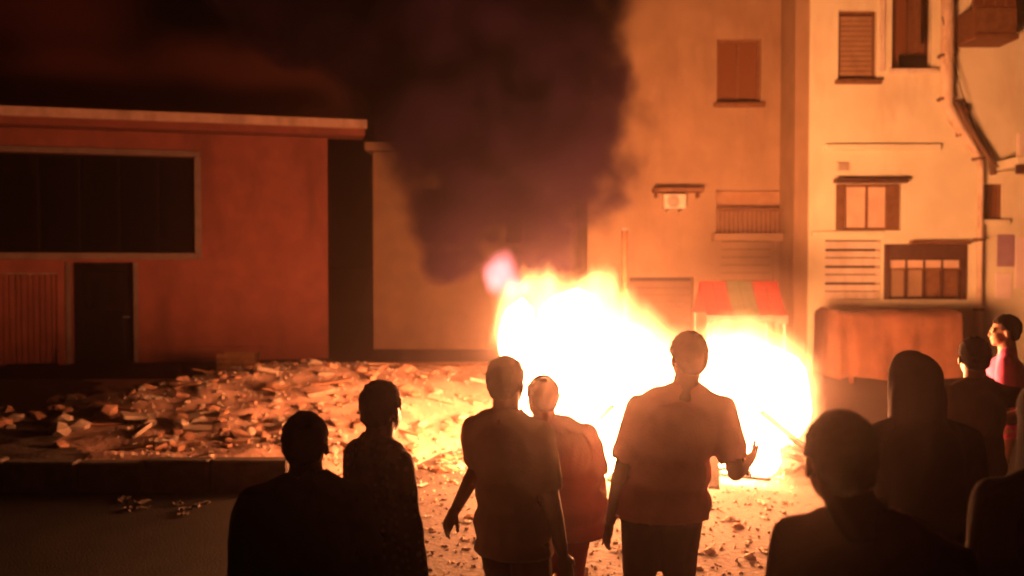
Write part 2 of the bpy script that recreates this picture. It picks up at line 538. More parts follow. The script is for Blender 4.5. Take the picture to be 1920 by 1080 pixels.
# ------------------------------------------------------------------ house seen behind the smoke
rb = empty('brown_house', (0, 22.5, 0), 0.0, 'dim brown house behind the smoke between the two larger buildings', 'house')
bX0, bX1 = (700 - 960) / FPX * 22.5, 2.7
wall('wall', M['brown_plaster'], rb, bX0, bX1, 0, 5.0, 0.3, [(-2.3, -1.3, 2.7, 4.1), (-0.2, 0.8, 2.7, 4.1)])
boxo('roof_slab', M['brown_plaster'], rb, bX0 - 0.15, bX1, -0.35, 5, 5.002, 5.2)
boxo('side_wall', M['brown_plaster'], rb, bX0, bX0 + 0.3, 0.302, 5, 0, 4.99)
for a in (-2.3, -0.2):
    w_ = empty('window', (0, 0, 0)); w_.parent = rb
    boxo('pane', M['dark_glass'], w_, a + 0.05, a + 0.475, 0.15, 0.17, 2.75, 4.05)
    boxo('pane', M['dark_glass'], w_, a + 0.525, a + 0.95, 0.15, 0.17, 2.75, 4.05)
    for xa, xb in ((a + 0.002, a + 0.05), (a + 0.475, a + 0.525), (a + 0.95, a + 0.998)):
        boxo('frame_bar', M['wood_brown'], w_, xa, xb, 0.12, 0.2, 2.702, 4.098)
    boxo('sill', M['brown_plaster'], w_, a - 0.06, a + 1.06, -0.1, -0.002, 2.6, 2.69)

# low boundary wall beyond the mound
lw = empty('boundary_wall', (0, 17.5, 0), 0, 'low dark topped brick wall running behind the rubble', 'wall')
for i in range(8):
    x0 = -4.95 + i * 0.56
    boxo('wall_block', M['brick'], lw, x0 + 0.006, x0 + 0.554, 0.0, 0.22, -0.02, 0.12 + random.uniform(-.012, .012), 0.012)
    boxo('coping_stone', M['wood_brown'], lw, x0 + 0.004, x0 + 0.556, -0.03, 0.25, 0.136, 0.19, 0.012)
cr = empty('crate', (px(446, 0, 17.2).x, 17.2, 0), radians(6), 'dark slatted wooden crate standing before the red plaster wall', 'crate')
for i in range(4):
    for y0 in (-.22, .2):
        boxo('slat', M['wood_brown'], cr, -.36, .36, y0, y0 + .02, .02 + i * .105, .105 + i * .105)
for a in (-.36, .32):
    for b in (-.198, .158):
        boxo('corner_post', M['wood_dark'], cr, a, a + .04, b, b + .04, 0, .42)
boxo('base_board', M['wood_brown'], cr, -.31, .31, -.15, .15, .02, .04)

# ------------------------------------------------------------------ apartment block on the right
RY = 17.8
SC = FPX / RY


def rx(u): return (u - 960) / SC
def rzz(v): return CAMZ - (v - HZ) / SC


apt = empty('apartment_block', (0, RY, 0), 0, 'tall cream apartment block with stacked windows glowing orange in firelight', 'building')
CX = rx(1515)
EX = 14.0
HT = 10.2
LY = 1.0                               # recess of the left wing
SC2 = FPX / (RY + LY)


def qx(u): return (u - 960) / SC2
def qz(v): return CAMZ - (v - HZ) / SC2


W = {  # openings of the right wing, by photo columns and rows
    'W1': (rx(1568), rx(1640), rzz(152), rzz(22)),
    'W2': (rx(1668), rx(1742), rzz(132), rzz(-55)),
    'W3': (rx(1566), rx(1688), rzz(432), rzz(345)),
    'W4': (rx(1836), rx(1880), rzz(412), rzz(345)),
    'SHOP': (rx(1657), rx(1811), rzz(562), rzz(458)),
    'LOUV': (rx(1547), rx(1652), rzz(562), rzz(450)),
}
wall('wall', M['cream_plaster'], apt, CX, EX, 0, HT, 0.3, list(W.values()))
V2 = {
    'V1': (qx(1342), qx(1424), qz(195), qz(76)),
    'V2': (qx(1342), qx(1468), qz(438), qz(357)),
    'V3': (qx(1352), qx(1452), qz(690), qz(446)),
    'V4': (qx(1180), qx(1300), qz(690), qz(520)),
}
wall('wing_wall', M['dulled_ochre'], apt, 1.6, CX, 0, HT - 0.6, 0.3, list(V2.values()), y=LY)
boxo('return_wall', M['dulled_ochre'], apt, CX - 0.28, CX - 0.002, 0.02, LY - 0.002, 0, HT - 0.02)
boxo('left_side_wall', M['dulled_ochre'], apt, 1.6, 1.9, LY + 0.302, LY + 8, 0, HT - 0.6)
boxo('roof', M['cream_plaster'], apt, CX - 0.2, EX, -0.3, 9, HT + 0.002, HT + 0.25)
boxo('wing_roof', M['dulled_ochre'], apt, 1.4, CX - 0.3, LY - 0.25, 9, HT - 0.598, HT - 0.4)
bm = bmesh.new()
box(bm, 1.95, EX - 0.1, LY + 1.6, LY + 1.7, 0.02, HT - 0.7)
obj('interior', bm, M['unlit_room'], apt)


def window(parent, o, y, frame, glass, bars=1, cross=0, sill=True, curtain=0.0, head=None, sill_mat=None, depth=0.14):
    x0, x1, z0, z1 = o
    w = empty('window'); w.parent = parent
    t_ = 0.055
    boxo('frame_bar', frame, w, x0 + .002, x0 + t_, y + depth - .04, y + depth + .05, z0 + .002, z1 - .002)
    boxo('frame_bar', frame, w, x1 - t_, x1 - .002, y + depth - .04, y + depth + .05, z0 + .002, z1 - .002)
    boxo('frame_bar', frame, w, x0 + t_ + .001, x1 - t_ - .001, y + depth - .04, y + depth + .05, z0 + .002, z0 + t_)
    boxo('frame_bar', frame, w, x0 + t_ + .001, x1 - t_ - .001, y + depth - .04, y + depth + .05, z1 - t_, z1 - .002)
    n = bars + 1
    pw = (x1 - x0 - 2 * t_) / n
    for i in range(n):
        a = x0 + t_ + i * pw
        if i: boxo('mullion', frame, w, a - .022, a + .022, y + depth - .035, y + depth + .045, z0 + t_ + .001, z1 - t_ - .001)
        boxo('pane', glass, w, a + (.023 if i else .002), a + pw - (.023 if i < n - 1 else .002), y + depth, y + depth + .012, z0 + t_ + .002, z1 - t_ - .002)
    if sill: boxo('sill', sill_mat or M['white_paint'], w, x0 - .07, x1 + .07, y - .12, y - .002, z0 - .09, z0 - .004, .01)
    if head: boxo('hood', head, w, x0 - .06, x1 + .06, y - .22, y - .002, z1 + .004, z1 + .09, .01)
    return w


# first window (brown shutters closed half way)
w1 = window(apt, W['W1'], 0, M['wood_brown'], M['window_glass'], 1, sill=True, sill_mat=M['wood_brown'])
x0, x1, z0, z1 = W['W1']
for i in range(12):
    z = z0 + 0.1 + i * (z1 - z0 - 0.2) / 12
    boxo('shutter_slat', M['shutter'], w1, x0 + .06, x1 - .08, .05, .075, z, z + (z1 - z0 - 0.2) / 12 - .02)
# second window, deep, dark panel standing in for the unlit lower opening, bright sill
w2 = window(apt, W['W2'], 0, M['wood_dark'], M['window_glass'], 1, sill=True, depth=0.2)
x0, x1, z0, z1 = W['W2']
boxo('unlit_opening', M['dark_paint'], w2, x0 + .2, x1 - .06, .1, .155, z0 + .06, z0 + .3)
boxo('open_shutter', M['wood_brown'], w2, x0 + .36, x0 + .44, -.28, .1, z0 + .32, z1 - .05)
boxo('side_trim', M['white_paint'], w2, x0 - .26, x0 - .16, -.05, -.002, z0 - .05, z1)
# third window: dark hood, pale curtain
w3 = window(apt, W['W3'], 0, M['wood_brown'], M['curtain'], 1, sill=False, head=M['wood_dark'], depth=0.12)
x0, x1, z0, z1 = W['W3']
for a, b in ((x0 - .02, x0 + .2), (x1 - .3, x1 - .02)):
    boxo('open_leaf', M['wood_brown'], w3, a, b, .02, .06, z0 + .03, z1 - .04, .006)
w4 = window(apt, W['W4'], 0, M['wood_brown'], M['window_glass'], 1, sill=True, sill_mat=M['cream_plaster'])
# left wing openings
window(apt, V2['V1'], LY, M['wood_brown'], M['window_glass'], 1, sill=True, sill_mat=M['wood_brown'])
bal = empty('balcony'); bal.parent = apt
x0, x1, z0, z1 = V2['V2']
boxo('back_panel', M['shutter'], bal, x0 + .01, x1 - .01, LY + .22, LY + .26, z0 + .01, z1 - .01)
boxo('floor_slab', M['dulled_ochre'], bal, x0 - .1, x1 + .1, LY - .25, LY - .002, z0 - .16, z0 - .004, .012)
for i in range(15):
    xx = x0 + 0.04 + i * (x1 - x0 - 0.08) / 14
    boxo('baluster', M['wood_brown'], bal, xx - .014, xx + .014, LY - .2, LY - .17, z0, z0 + .45)
boxo('handrail', M['wood_brown'], bal, x0 - .02, x1 + .02, LY - .22, LY - .15, z0 + .452, z0 + .5)
gd = empty('shop_door'); gd.parent = apt
x0, x1, z0, z1 = V2['V3']
for i in range(16):
    z = z0 + .03 + i * (z1 - z0 - .1) / 16
    boxo('shutter_slat', M['dulled_ochre'], gd, x0 + .01, x1 - .01, LY + .1, LY + .13, z, z + (z1 - z0 - .1) / 16 - .012)
gd = empty('garage_door'); gd.parent = apt
x0, x1, z0, z1 = V2['V4']
for i in range(12):
    z = z0 + .03 + i * (z1 - z0 - .1) / 12
    boxo('shutter_slat', M['brown_plaster'], gd, x0 + .01, x1 - .01, LY + .1, LY + .13, z, z + (z1 - z0 - .1) / 12 - .012)
# small hood with a cooling unit on the wing
can = empty('canopy'); can.parent = apt
boxo('canopy_slab', M['wood_brown'], can, qx(1222), qx(1312), LY - .35, LY - .002, qz(362), qz(355))
boxo('bracket', M['wood_brown'], can, qx(1226), qx(1230), LY - .3, LY - .004, qz(372), qz(362.5))
boxo('bracket', M['wood_brown'], can, qx(1303), qx(1307), LY - .3, LY - .004, qz(372), qz(362.5))


def cooling_unit(X, Y, Z, w, h, label):
    t_ = empty('air_conditioner', (X, Y, Z), 0, label, 'air conditioner')
    boxo('casing', M['white_paint'], t_, 0, w, -.3, 0, 0, h, .012)
    bm = bmesh.new()
    c = (w * .42, -.302, h * .5)
    for r in (.32, .24, .16, .08):
        n = 20
        pts = [(c[0] + cos(k * 2 * pi / n) * r * h * 1.2, c[1] - .006, c[2] + sin(k * 2 * pi / n) * r * h * 1.2) for k in range(n + 1)]
        tube(bm, pts, [.008] * (n + 1), 5)
    obj('fan_grille', bm, M['metal_grey'], t_)
    for a in (.08, w - .12):
        boxo('bracket', M['metal_grey'], t_, a, a + .04, -.3, 0, -.05, -.002)
    return t_


cooling_unit(qx(1240), RY + LY - .01, qz(393), .46, .3, 'pale air conditioner under the small hood on the left wing')
# string courses and right hand balcony
boxo('string_course', M['cream_plaster'], apt, CX + .3, rx(1758), -.1, -.002, rzz(283), rzz(272), .01)
boxo('string_course', M['cream_plaster'], apt, CX + .05, rx(1655), -.08, -.002, rzz(443), rzz(434), .01)
rbx = empty('balcony'); rbx.parent = apt
boxo('floor_slab', M['cream_plaster'], rbx, rx(1857), EX, -.9, -.002, rzz(322), rzz(305), .012)
boxo('slab_shade', M['wood_dark'], rbx, rx(1853), EX, -.93, -.902, rzz(336), rzz(319), .006)  # dark strip standing in for the shaded slab underside
boxo('parapet', M['white_paint'], rbx, rx(1860), EX, -.88, -.78, rzz(304.8), rzz(262), .012)
eb = empty('enclosed_balcony'); eb.parent = apt
x0, x1 = rx(1787), rx(1868)
boxo('floor_slab', M['wood_brown'], eb, x0, x1, -.7, -.002, rzz(92), rzz(82), .012)
boxo('front_panel', M['wood_brown'], eb, x0 + .02, x1 - .02, -.66, -.61, rzz(81.8), rzz(35), .012)
boxo('side_panel', M['wood_brown'], eb, x0 + .02, x0 + .07, -.608, -.004, rzz(81.8), rzz(35))
boxo('side_panel', M['wood_brown'], eb, x1 - .07, x1 - .02, -.608, -.004, rzz(81.8), rzz(35))
for i in range(4):
    a = x0 + .02 + i * (x1 - x0 - .04) / 4
    boxo('pane', M['window_glass'], eb, a + .02, a + (x1 - x0 - .04) / 4 - .02, -.64, -.63, rzz(34), rzz(-40))
    boxo('post', M['wood_brown'], eb, a - .018, a + .018, -.66, -.6, rzz(34.5), rzz(-42))
boxo('roof_slab', M['wood_brown'], eb, x0 - .03, x1 + .03, -.72, -.002, rzz(-43), rzz(-52))
# white slatted panel and shop window at street level
lv = empty('louvre'); lv.parent = apt
x0, x1, z0, z1 = W['LOUV']
ns = 7
for i in range(ns):
    z = z0 + .01 + i * (z1 - z0 - .02) / ns
    boxo('slat', M['white_paint'], lv, x0 + .005, x1 - .005, .03, .07, z, z + (z1 - z0 - .02) / ns - (.045 if i % 2 else .02), .008)
sw = empty('shop_window'); sw.parent = apt
x0, x1, z0, z1 = W['SHOP']
fm = M['wood_dark']
boxo('frame_bar', fm, sw, x0 + .002, x0 + .1, -.05, .1, z0 + .002, z1 - .002, .006)
boxo('frame_bar', fm, sw, x1 - .1, x1 - .002, -.05, .1, z0 + .002, z1 - .002, .006)
boxo('fascia', fm, sw, x0 + .102, x1 - .102, -.06, .1, z1 - .3, z1 - .004, .006)
boxo('fascia_cap', M['wood_brown'], sw, x0 + .5, x1 + .02, -.16, -.002, z1 + .004, z1 + .07, .006)
nn = 4
pw = (x1 - x0 - .2) / nn
for i in range(nn):
    a = x0 + .1 + i * pw
    boxo('blind', M['curtain'], sw, a + .02, a + pw - .02, .04, .06, z0 + .62, z1 - .32)
    boxo('pane', M['dulled_ochre'] if i < 2 else M['wood_brown'], sw, a + .02, a + pw - .02, .09, .1, z0 + .06, z0 + .6)
    if i: boxo('mullion', fm, sw, a - .018, a + .018, .02, .11, z0 + .06, z1 - .31)
boxo('shelf', M['wood_brown'], sw, x0 + .102, x1 - .102, -.04, .085, z0 + .602, z0 + .63)
# small square vent
vt = empty('vent'); vt.parent = apt
boxo('vent_frame', M['metal_pipe'], vt, rx(1566), rx(1590), -.04, -.002, rzz(322), rzz(305), .006)
for i in range(3):
    boxo('vent_slat', M['metal_grey'], vt, rx(1569), rx(1587), -.05, -.042, rzz(319 - i * 5), rzz(316.5 - i * 5))

# drain pipe with an offset
dp = empty('drain_pipe', (0, RY, 0), 0, 'pale drain pipe stepping sideways down the front of the cream apartment block', 'pipe')
bm = bmesh.new()
pts = [(rx(1765), -.14, HT - .1), (rx(1765), -.14, rzz(200)), (rx(1778), -.14, rzz(225)), (rx(1826), -.14, rzz(298)), (rx(1830), -.14, rzz(320)), (rx(1830), -.14, 0.05)]
tube(bm, pts[:4] + pts[4:], [.125, .125, .11, .07, .055, .055], 14)
obj('pipe', bm, M['metal_pipe'], dp, True)
bm = bmesh.new(); tube(bm, [(rx(1782), -.16, rzz(196)), (rx(1800), -.16, rzz(235)), (rx(1846), -.16, rzz(300)), (rx(1852), -.16, rzz(330))], [.07, .075, .07, .06], 12)
obj('branch_pipe', bm, M['dark_pipe'], dp, True)
for (u, v, r) in ((1765, -20, .14), (1765, 110, .14), (1765, 190, .14), (1826, 300, .08), (1830, 450, .07), (1830, 580, .07)):
    boxo('clamp', M['dark_pipe'], dp, rx(u) - r, rx(u) + r, -.22, -.004, rzz(v) - .03, rzz(v) + .03, .006)
# cables sagging beside the pipe
cb = empty('wall_cable', (0, RY, 0), 0, 'thin dark cable sagging across the cream wall beside the drain pipe', 'cable')
for k in range(1):
    bm = bmesh.new()
    a = Vector((rx(1752 + 8 * k), -.2 - .03 * k, rzz(40))); b = Vector((rx(1858 + 10 * k), -.25, rzz(318 - 8 * k)))
    pts = []
    for i in range(15):
        f = i / 14
        p = a.lerp(b, f); p.z -= (0.5 + .22 * k) * sin(pi * f)
        pts.append(p)
    tube(bm, pts, [.011] * 15, 6)
    obj('cable', bm, M['dark_paint'], cb, True)
bm = bmesh.new(); box(bm, rx(1788), rx(1802), -.2, -.01, rzz(258), rzz(205), .01)
obj('junction_box', bm, M['wood_brown'], cb)

# posters on the wall at the far right
for i, (u0, u1, v0, v1, mt, lab) in enumerate(((1868, 1900, 440, 500, 'lilac', 'upper lilac poster pasted at the right end of the cream wall'),
                                              (1902, 1960, 446, 540, 'pink_wall', 'wide pale pink poster pasted at the far right of the cream wall'),
                                              (1866, 1896, 512, 560, 'pink_wall', 'small pink poster below the lilac one on the cream wall'))):
    p = boxo('poster', M[mt], None, rx(u0), rx(u1), RY - .03, RY - .004, rzz(v1), rzz(v0), .004)
    tag(p, lab, 'poster', 'posters on the cream wall')

# ------------------------------------------------------------------ tarpaulin stall at the foot of the block
ts = empty('covered_stall', (rx(1655) * .93, 16.4, 0), 0, 'street stall under an orange brown tarpaulin at the foot of the apartment block', 'stall')
bm = bmesh.new()
nx_, nz_ = 40, 14
prof = [(-.7, .1), (-.64, .7), (-.61, 1.02), (-.58, 1.2), (-.54, 1.27), (-.25, 1.32), (.2, 1.34), (.54, 1.28), (.6, 1.2), (.62, .8), (.68, .1)]
rows = []
nx_ = 70
for i in range(nx_ + 1):
    f = i / nx_
    xx = -1.12 + 2.24 * f
    row = []
    for (yy, zz) in prof:
        low = max(0, 1.2 - zz)
        fold = (.05 * noise.noise(Vector((xx * 6, 2, zz * .6))) + .03 * sin(xx * 15 + 2 * noise.noise(Vector((xx * 2, 0, 1))))) * low
        dz = .05 * noise.noise(Vector((xx * 2.2, yy * 2, 5))) - .04 * abs(sin(xx * 2.9)) * (zz > 1.1) + (.07 * noise.noise(Vector((xx * 3, 8, 1))) if zz < .4 else 0)
        row.append(bm.verts.new((xx + .02 * noise.noise(Vector((zz * 4, xx, 3))), yy + fold * (-1 if yy < 0 else 1), zz + dz)))
    rows.append(row)
for a, b in zip(rows, rows[1:]):
    for j in range(len(prof) - 1):
        bm.faces.new((a[j], b[j], b[j + 1], a[j + 1]))
bm.faces.new(rows[0]); bm.faces.new(rows[-1][::-1])
obj('tarpaulin', bm, M['tarp'], ts, True)
for a in (-.8, .8):
    for b in (-.45, .45):
        boxo('leg', M['wood_brown'], ts, a - .03, a + .03, b - .03, b + .03, 0, 1.12)
boxo('table_board', M['wood_brown'], ts, -.95, .95, -.5, .5, 1.122, 1.15)

# striped stall canopy behind the fire
ms = empty('market_stall', (px(1385, 600, 14.5).x, 14.5, 0), 0, 'small market stall with red and green striped canopy behind the flames', 'stall')
k = FPX / 14.5
zt, zb = CAMZ - (527 - HZ) / k, CAMZ - (588 - HZ) / k
cols = ['red_cloth', 'red_cloth', 'green_cloth', 'green_cloth', 'red_cloth', 'red_cloth']
wS = 1.28
for i, c in enumerate(cols):
    a, b = -wS / 2 + i * wS / 6, -wS / 2 + (i + 1) * wS / 6
    bm = bmesh.new()
    vv = []
    for jj in range(5):
        f = jj / 4
        yy = -.55 + .55 * f
        z = zb + (zt - zb) * f - .05 * sin(pi * f)
        vv.append((bm.verts.new((a + .003, yy, z)), bm.verts.new((b - .003, yy, z))))
    for p0, p1 in zip(vv, vv[1:]): bm.faces.new((p0[0], p0[1], p1[1], p1[0]))
    vv2 = []
    for jj in range(5):
        f = jj / 4
        vv2.append((bm.verts.new((a + .003, .0 + .55 * f + .004, zt - (zt - zb) * f)), bm.verts.new((b - .003, .55 * f + .004, zt - (zt - zb) * f))))
    for p0, p1 in zip(vv2, vv2[1:]): bm.faces.new((p0[0], p0[1], p1[1], p1[0]))
    me = bpy.data.meshes.new('canopy_stripe'); bm.to_mesh(me); bm.free()
    link_mesh('canopy_stripe', solidify(me, .012), M[c], ms)
    boxo('valance', M['grey_cloth'], ms, a + .004, b - .004, -.575, -.556, zb - .11 - .02 * (i % 2), zb - .003)
for a in (-.6, .6):
    for b in (-.5, .5):
        bm = bmesh.new(); tube(bm, [(a, b, 0), (a, b, zb - .02)], [.022, .022], 8)
        obj('pole', bm, M['metal_grey'], ms)
boxo('counter', M['wood_brown'], ms, -.48, .48, -.42, .42, .72, .76)
# thin post left of it
po = empty('metal_post', (px(1171, 480, 13.0).x, 13.0, 0), 0, 'thin rusty metal post rising behind the left of the flames', 'post')
bm = bmesh.new(); tube(bm, [(0, 0, 0), (0, 0, px(0, 432, 13.0).z)], [.055, .05], 10)
obj('shaft', bm, M['wood_brown'], po, True)
bm = bmesh.new(); tube(bm, [(0, 0, px(0, 432, 13.0).z), (0, 0, px(0, 428, 13.0).z)], [.07, .06], 10)
obj('cap', bm, M['metal_grey'], po)

# ------------------------------------------------------------------ the fire
fire = empty('bonfire', (px(1230, 0, FY).x, FY, 0), 0, 'big white hot bonfire of burning debris in the middle of the street', 'fire')
K = FPX / FY
FX0 = fire.location.x
blobs = [(1035, 705, 118, 190, .65), (1085, 610, 92, 120, .45), (1160, 690, 120, 150, .6), (1255, 755, 140, 160, .6),
         (1395, 745, 130, 170, .6), (1450, 735, 85, 150, .5), (1350, 700, 80, 120, .5), (1010, 780, 95, 150, .5), (975, 640, 56, 140, .35), (1230, 830, 280, 70, .7),
         (1120, 545, 42, 62, .22), (1020, 555, 40, 75, .22), (1400, 690, 110, 110, .26)]
fb = []
for (u, v, hw, hh, ry) in blobs:
    p = px(u, v, FY)
    fb.append((Vector((p.x - FX0, random.uniform(-.15, .15), p.z)), (hw / K, ry, hh / K)))
for (u, v, hw, hh, ry, yy) in ((1115, 835, 95, 90, .5, 8.55), (1230, 850, 120, 80, .5, 8.6), (1400, 845, 105, 75, .5, 8.6)):
    p = px(u, v, yy); kk = FPX / yy
    fb.append((Vector((p.x - FX0, yy - FY, p.z)), (hw / kk, ry, hh / kk)))
# burning stack: charred planks and branches
for i in range(60):
    a = random.uniform(0, pi)
    cx = random.uniform(-1.35, 1.5); cy_ = random.uniform(-1.2, .5)
    ln = random.uniform(.4, .9)
    tilt = random.uniform(-.2, .7)
    bm = bmesh.new(); box(bm, -ln / 2, ln / 2, -.05, .05, -.018, .018, .004)
    pl = obj('charred_plank', bm, M['charred'], fire)
    pl.location = (cx, cy_, .06 + abs(sin(tilt)) * ln / 2 + random.uniform(0, .15))
    pl.rotation_euler = (random.uniform(-.3, .3), -tilt, a)
# hot tongues that give the light
for i, (c, r) in enumerate(fb):
    if r[0] < .27: continue
    bm = bmesh.new()
    nseg, nring = 12, 10
    rings = []
    for j in range(nring + 1):
        f = j / nring
        zz = c.z - r[2] * .72 + 1.3 * r[2] * f
        prof_ = sqrt(max(0, 1 - (2 * f - 1) ** 2)) * .66 + .01
        sx = .16 * r[0] * sin(5 * f + i) * f
        ring = []
        for k_ in range(nseg):
            t_ = 2 * pi * k_ / nseg
            n_ = 1 + .25 * noise.noise(Vector((cos(t_) * 1.5 + i, sin(t_) * 1.5, f * 3)))
            ring.append(bm.verts.new((c.x + sx + cos(t_) * r[0] * prof_ * n_, c.y + sin(t_) * r[1] * prof_ * n_, max(zz, .02 + .01 * (j == 0)) if j else max(zz, .03))))
        rings.append(ring)
    for r0, r1 in zip(rings, rings[1:]):
        for k_ in range(nseg):
            bm.faces.new((r0[k_], r0[(k_ + 1) % nseg], r1[(k_ + 1) % nseg], r1[k_]))
    bm.faces.new(rings[0][::-1]); bm.faces.new(rings[-1])
    obj('flame', bm, M['flame'], fire, True)


def ellipsoid_field(N, L, vec, items, soft):
    """max over ellipsoids of 1 - |(p-c)/r| as a node chain"""
    out = None
    for (c, r) in items:
        s = N.new('ShaderNodeVectorMath'); s.operation = 'SUBTRACT'; L.new(vec, s.inputs[0]); s.inputs[1].default_value = c
        d = N.new('ShaderNodeVectorMath'); d.operation = 'DIVIDE'; L.new(s.outputs[0], d.inputs[0]); d.inputs[1].default_value = r
        ln = N.new('ShaderNodeVectorMath'); ln.operation = 'LENGTH'; L.new(d.outputs[0], ln.inputs[0])
        o = N.new('ShaderNodeMath'); o.operation = 'SUBTRACT'; o.inputs[0].default_value = 1.0; L.new(ln.outputs['Value'], o.inputs[1])
        if out is None: out = o.outputs[0]
        else:
            mx = N.new('ShaderNodeMath'); mx.operation = 'SMOOTH_MAX'; L.new(out, mx.inputs[0]); L.new(o.outputs[0], mx.inputs[1]); mx.inputs[2].default_value = soft
            out = mx.outputs[0]
    return out


def warp(N, L, tc, scale, stretch, amount, detail=3, seed=0.0):
    mp = N.new('ShaderNodeMapping'); mp.inputs['Scale'].default_value = stretch; mp.inputs['Location'].default_value = (seed, seed * 1.7, seed * .3)
    L.new(tc.outputs['Object'], mp.inputs['Vector'])
    nz = N.new('ShaderNodeTexNoise'); nz.inputs['Scale'].default_value = scale; nz.inputs['Detail'].default_value = detail
    L.new(mp.outputs[0], nz.inputs['Vector'])
    sb = N.new('ShaderNodeVectorMath'); sb.operation = 'SUBTRACT'; L.new(nz.outputs['Color'], sb.inputs[0]); sb.inputs[1].default_value = (.5, .5, .5)
    sc_ = N.new('ShaderNodeVectorMath'); sc_.operation = 'SCALE'; L.new(sb.outputs[0], sc_.inputs[0]); sc_.inputs['Scale'].default_value = amount
    ad_ = N.new('ShaderNodeVectorMath'); ad_.operation = 'ADD'; L.new(sc_.outputs[0], ad_.inputs[0]); L.new(tc.outputs['Object'], ad_.inputs[1])
    return ad_.outputs[0]


def map_range(N, L, val, a, b, c, d, smooth=True):
    mr = N.new('ShaderNodeMapRange')
    mr.interpolation_type = 'SMOOTHSTEP' if smooth else 'LINEAR'
    L.new(val, mr.inputs['Value'])
    for k_, v_ in zip(('From Min', 'From Max', 'To Min', 'To Max'), (a, b, c, d)): mr.inputs[k_].default_value = v_
    return mr.outputs[0]


# soft burning gas around the tongues
m = bpy.data.materials.new('flame_gas'); m.use_nodes = True
N, L = m.node_tree.nodes, m.node_tree.links
N.remove(N['Principled BSDF'])
tc = N.new('ShaderNodeTexCoord')
vec = warp(N, L, tc, 2.6, (1, 1, .5), .6, 4)
f = ellipsoid_field(N, L, vec, [(c, r) for c, r in fb], .15)
em = N.new('ShaderNodeEmission')
em.inputs['Color'].default_value = (1.0, 0.42, 0.13, 1)
L.new(map_range(N, L, f, 0.0, .5, 0.0, 12.0), em.inputs['Strength'])
L.new(em.outputs[0], N['Material Output'].inputs['Volume'])
bm = bmesh.new()
for c, r in fb:
    ellipsoid(bm, (c.x, c.y, max(c.z, .1)), (r[0] * 1.1 + .2, r[1] * 1.1 + .2, r[2] * 1.1 + .25), None, 3)
me = fuse(bm, .07, 3)
for v in me.vertices:
    if v.co.z < .012: v.co.z = .012
link_mesh('flame_gas', me, m, fire)

# small pinkish lick of burning gas at the upper left of the fire
m = bpy.data.materials.new('pink_flame'); m.use_nodes = True
N, L = m.node_tree.nodes, m.node_tree.links
N.remove(N['Principled BSDF'])
tc = N.new('ShaderNodeTexCoord')
pk = px(940, 512, FY); pk = Vector((pk.x - FX0, .0, pk.z))
vec = warp(N, L, tc, 3.0, (1, 1, .6), .3, 3)
f = ellipsoid_field(N, L, vec, [(pk, (.27, .22, .27)), (pk + Vector((.12, 0, -.14)), (.22, .2, .22))], .1)
em = N.new('ShaderNodeEmission'); em.inputs['Color'].default_value = (1.0, .24, .26, 1)
L.new(map_range(N, L, f, 0.0, .6, 0.0, 8.0), em.inputs['Strength'])
L.new(em.outputs[0], N['Material Output'].inputs['Volume'])
bm = bmesh.new()
ellipsoid(bm, pk, (.45, .38, .45), None, 3)
ellipsoid(bm, pk + Vector((.12, 0, -.14)), (.36, .34, .36), None, 3)
link_mesh('flame_lick', fuse(bm, .05, 2), m, fire)

# ------------------------------------------------------------------ smoke
PL = [  # photo column, row, distance, half width px, half height px, half depth m
    (1010, 455, 11.2, 120, 70, .8), (860, 440, 11.8, 100, 95, .9), (1000, 330, 11.6, 190, 130, 1.2), (860, 260, 12.0, 170, 170, 1.3), (1060, 190, 12.0, 150, 190, 1.3),
    (930, 60, 12.4, 270, 190, 1.6), (760, 90, 12.8, 190, 170, 1.6), (1070, -60, 12.6, 170, 150, 1.6), (620, -30, 13.2, 260, 170, 1.8), (860, -160, 13.0, 340, 180, 2.0), (1110, 350, 11.8, 85, 100, .8), (835, 490, 11.5, 75, 60, .7), (1010, 500, 10.9, 110, 50, .6)]
smk = bpy.data.objects.new('smoke_plume', None); COL.objects.link(smk)
SO = px(930, 300, 12.0)
sb_ = []
for (u, v, Y, hw, hh, ry) in PL:
    p = px(u, v, Y); kk = FPX / Y
    sb_.append((p - SO, (hw / kk, ry, hh / kk)))
bpy.data.objects.remove(smk)
m = bpy.data.materials.new('smoke'); m.use_nodes = True
N, L = m.node_tree.nodes, m.node_tree.links
N.remove(N['Principled BSDF'])
tc = N.new('ShaderNodeTexCoord')
vec = warp(N, L, tc, 1.1, (1, 1, 1), 1.25, 5, 4.0)
f = ellipsoid_field(N, L, vec, sb_, .2)
dn = map_range(N, L, f, 0.0, .55, 0.0, 6.0)
n2 = N.new('ShaderNodeTexNoise'); n2.inputs['Scale'].default_value = 2.0; n2.inputs['Detail'].default_value = 5
L.new(tc.outputs['Object'], n2.inputs['Vector'])
mul = N.new('ShaderNodeMath'); mul.operation = 'MULTIPLY'; L.new(dn, mul.inputs[0]); L.new(map_range(N, L, n2.outputs['Fac'], .38, .62, .12, 1.6), mul.inputs[1])
pv = N.new('ShaderNodeVolumePrincipled')
pv.inputs['Color'].default_value = (.022, .01, .03, 1)
pv.inputs['Anisotropy'].default_value = 0.1
L.new(mul.outputs[0], pv.inputs['Density'])
L.new(pv.outputs[0], N['Material Output'].inputs['Volume'])
bm = bmesh.new()
for c, r in sb_:
    ellipsoid(bm, c, (r[0] + .5, r[1] + .4, r[2] + .45), None, 3)
me = fuse(bm, .16, 2)
sm = link_mesh('smoke_plume', me, m)
sm.location = SO
tag(sm, 'thick dark purple smoke plume rising above the bonfire', 'smoke', None, 'stuff')


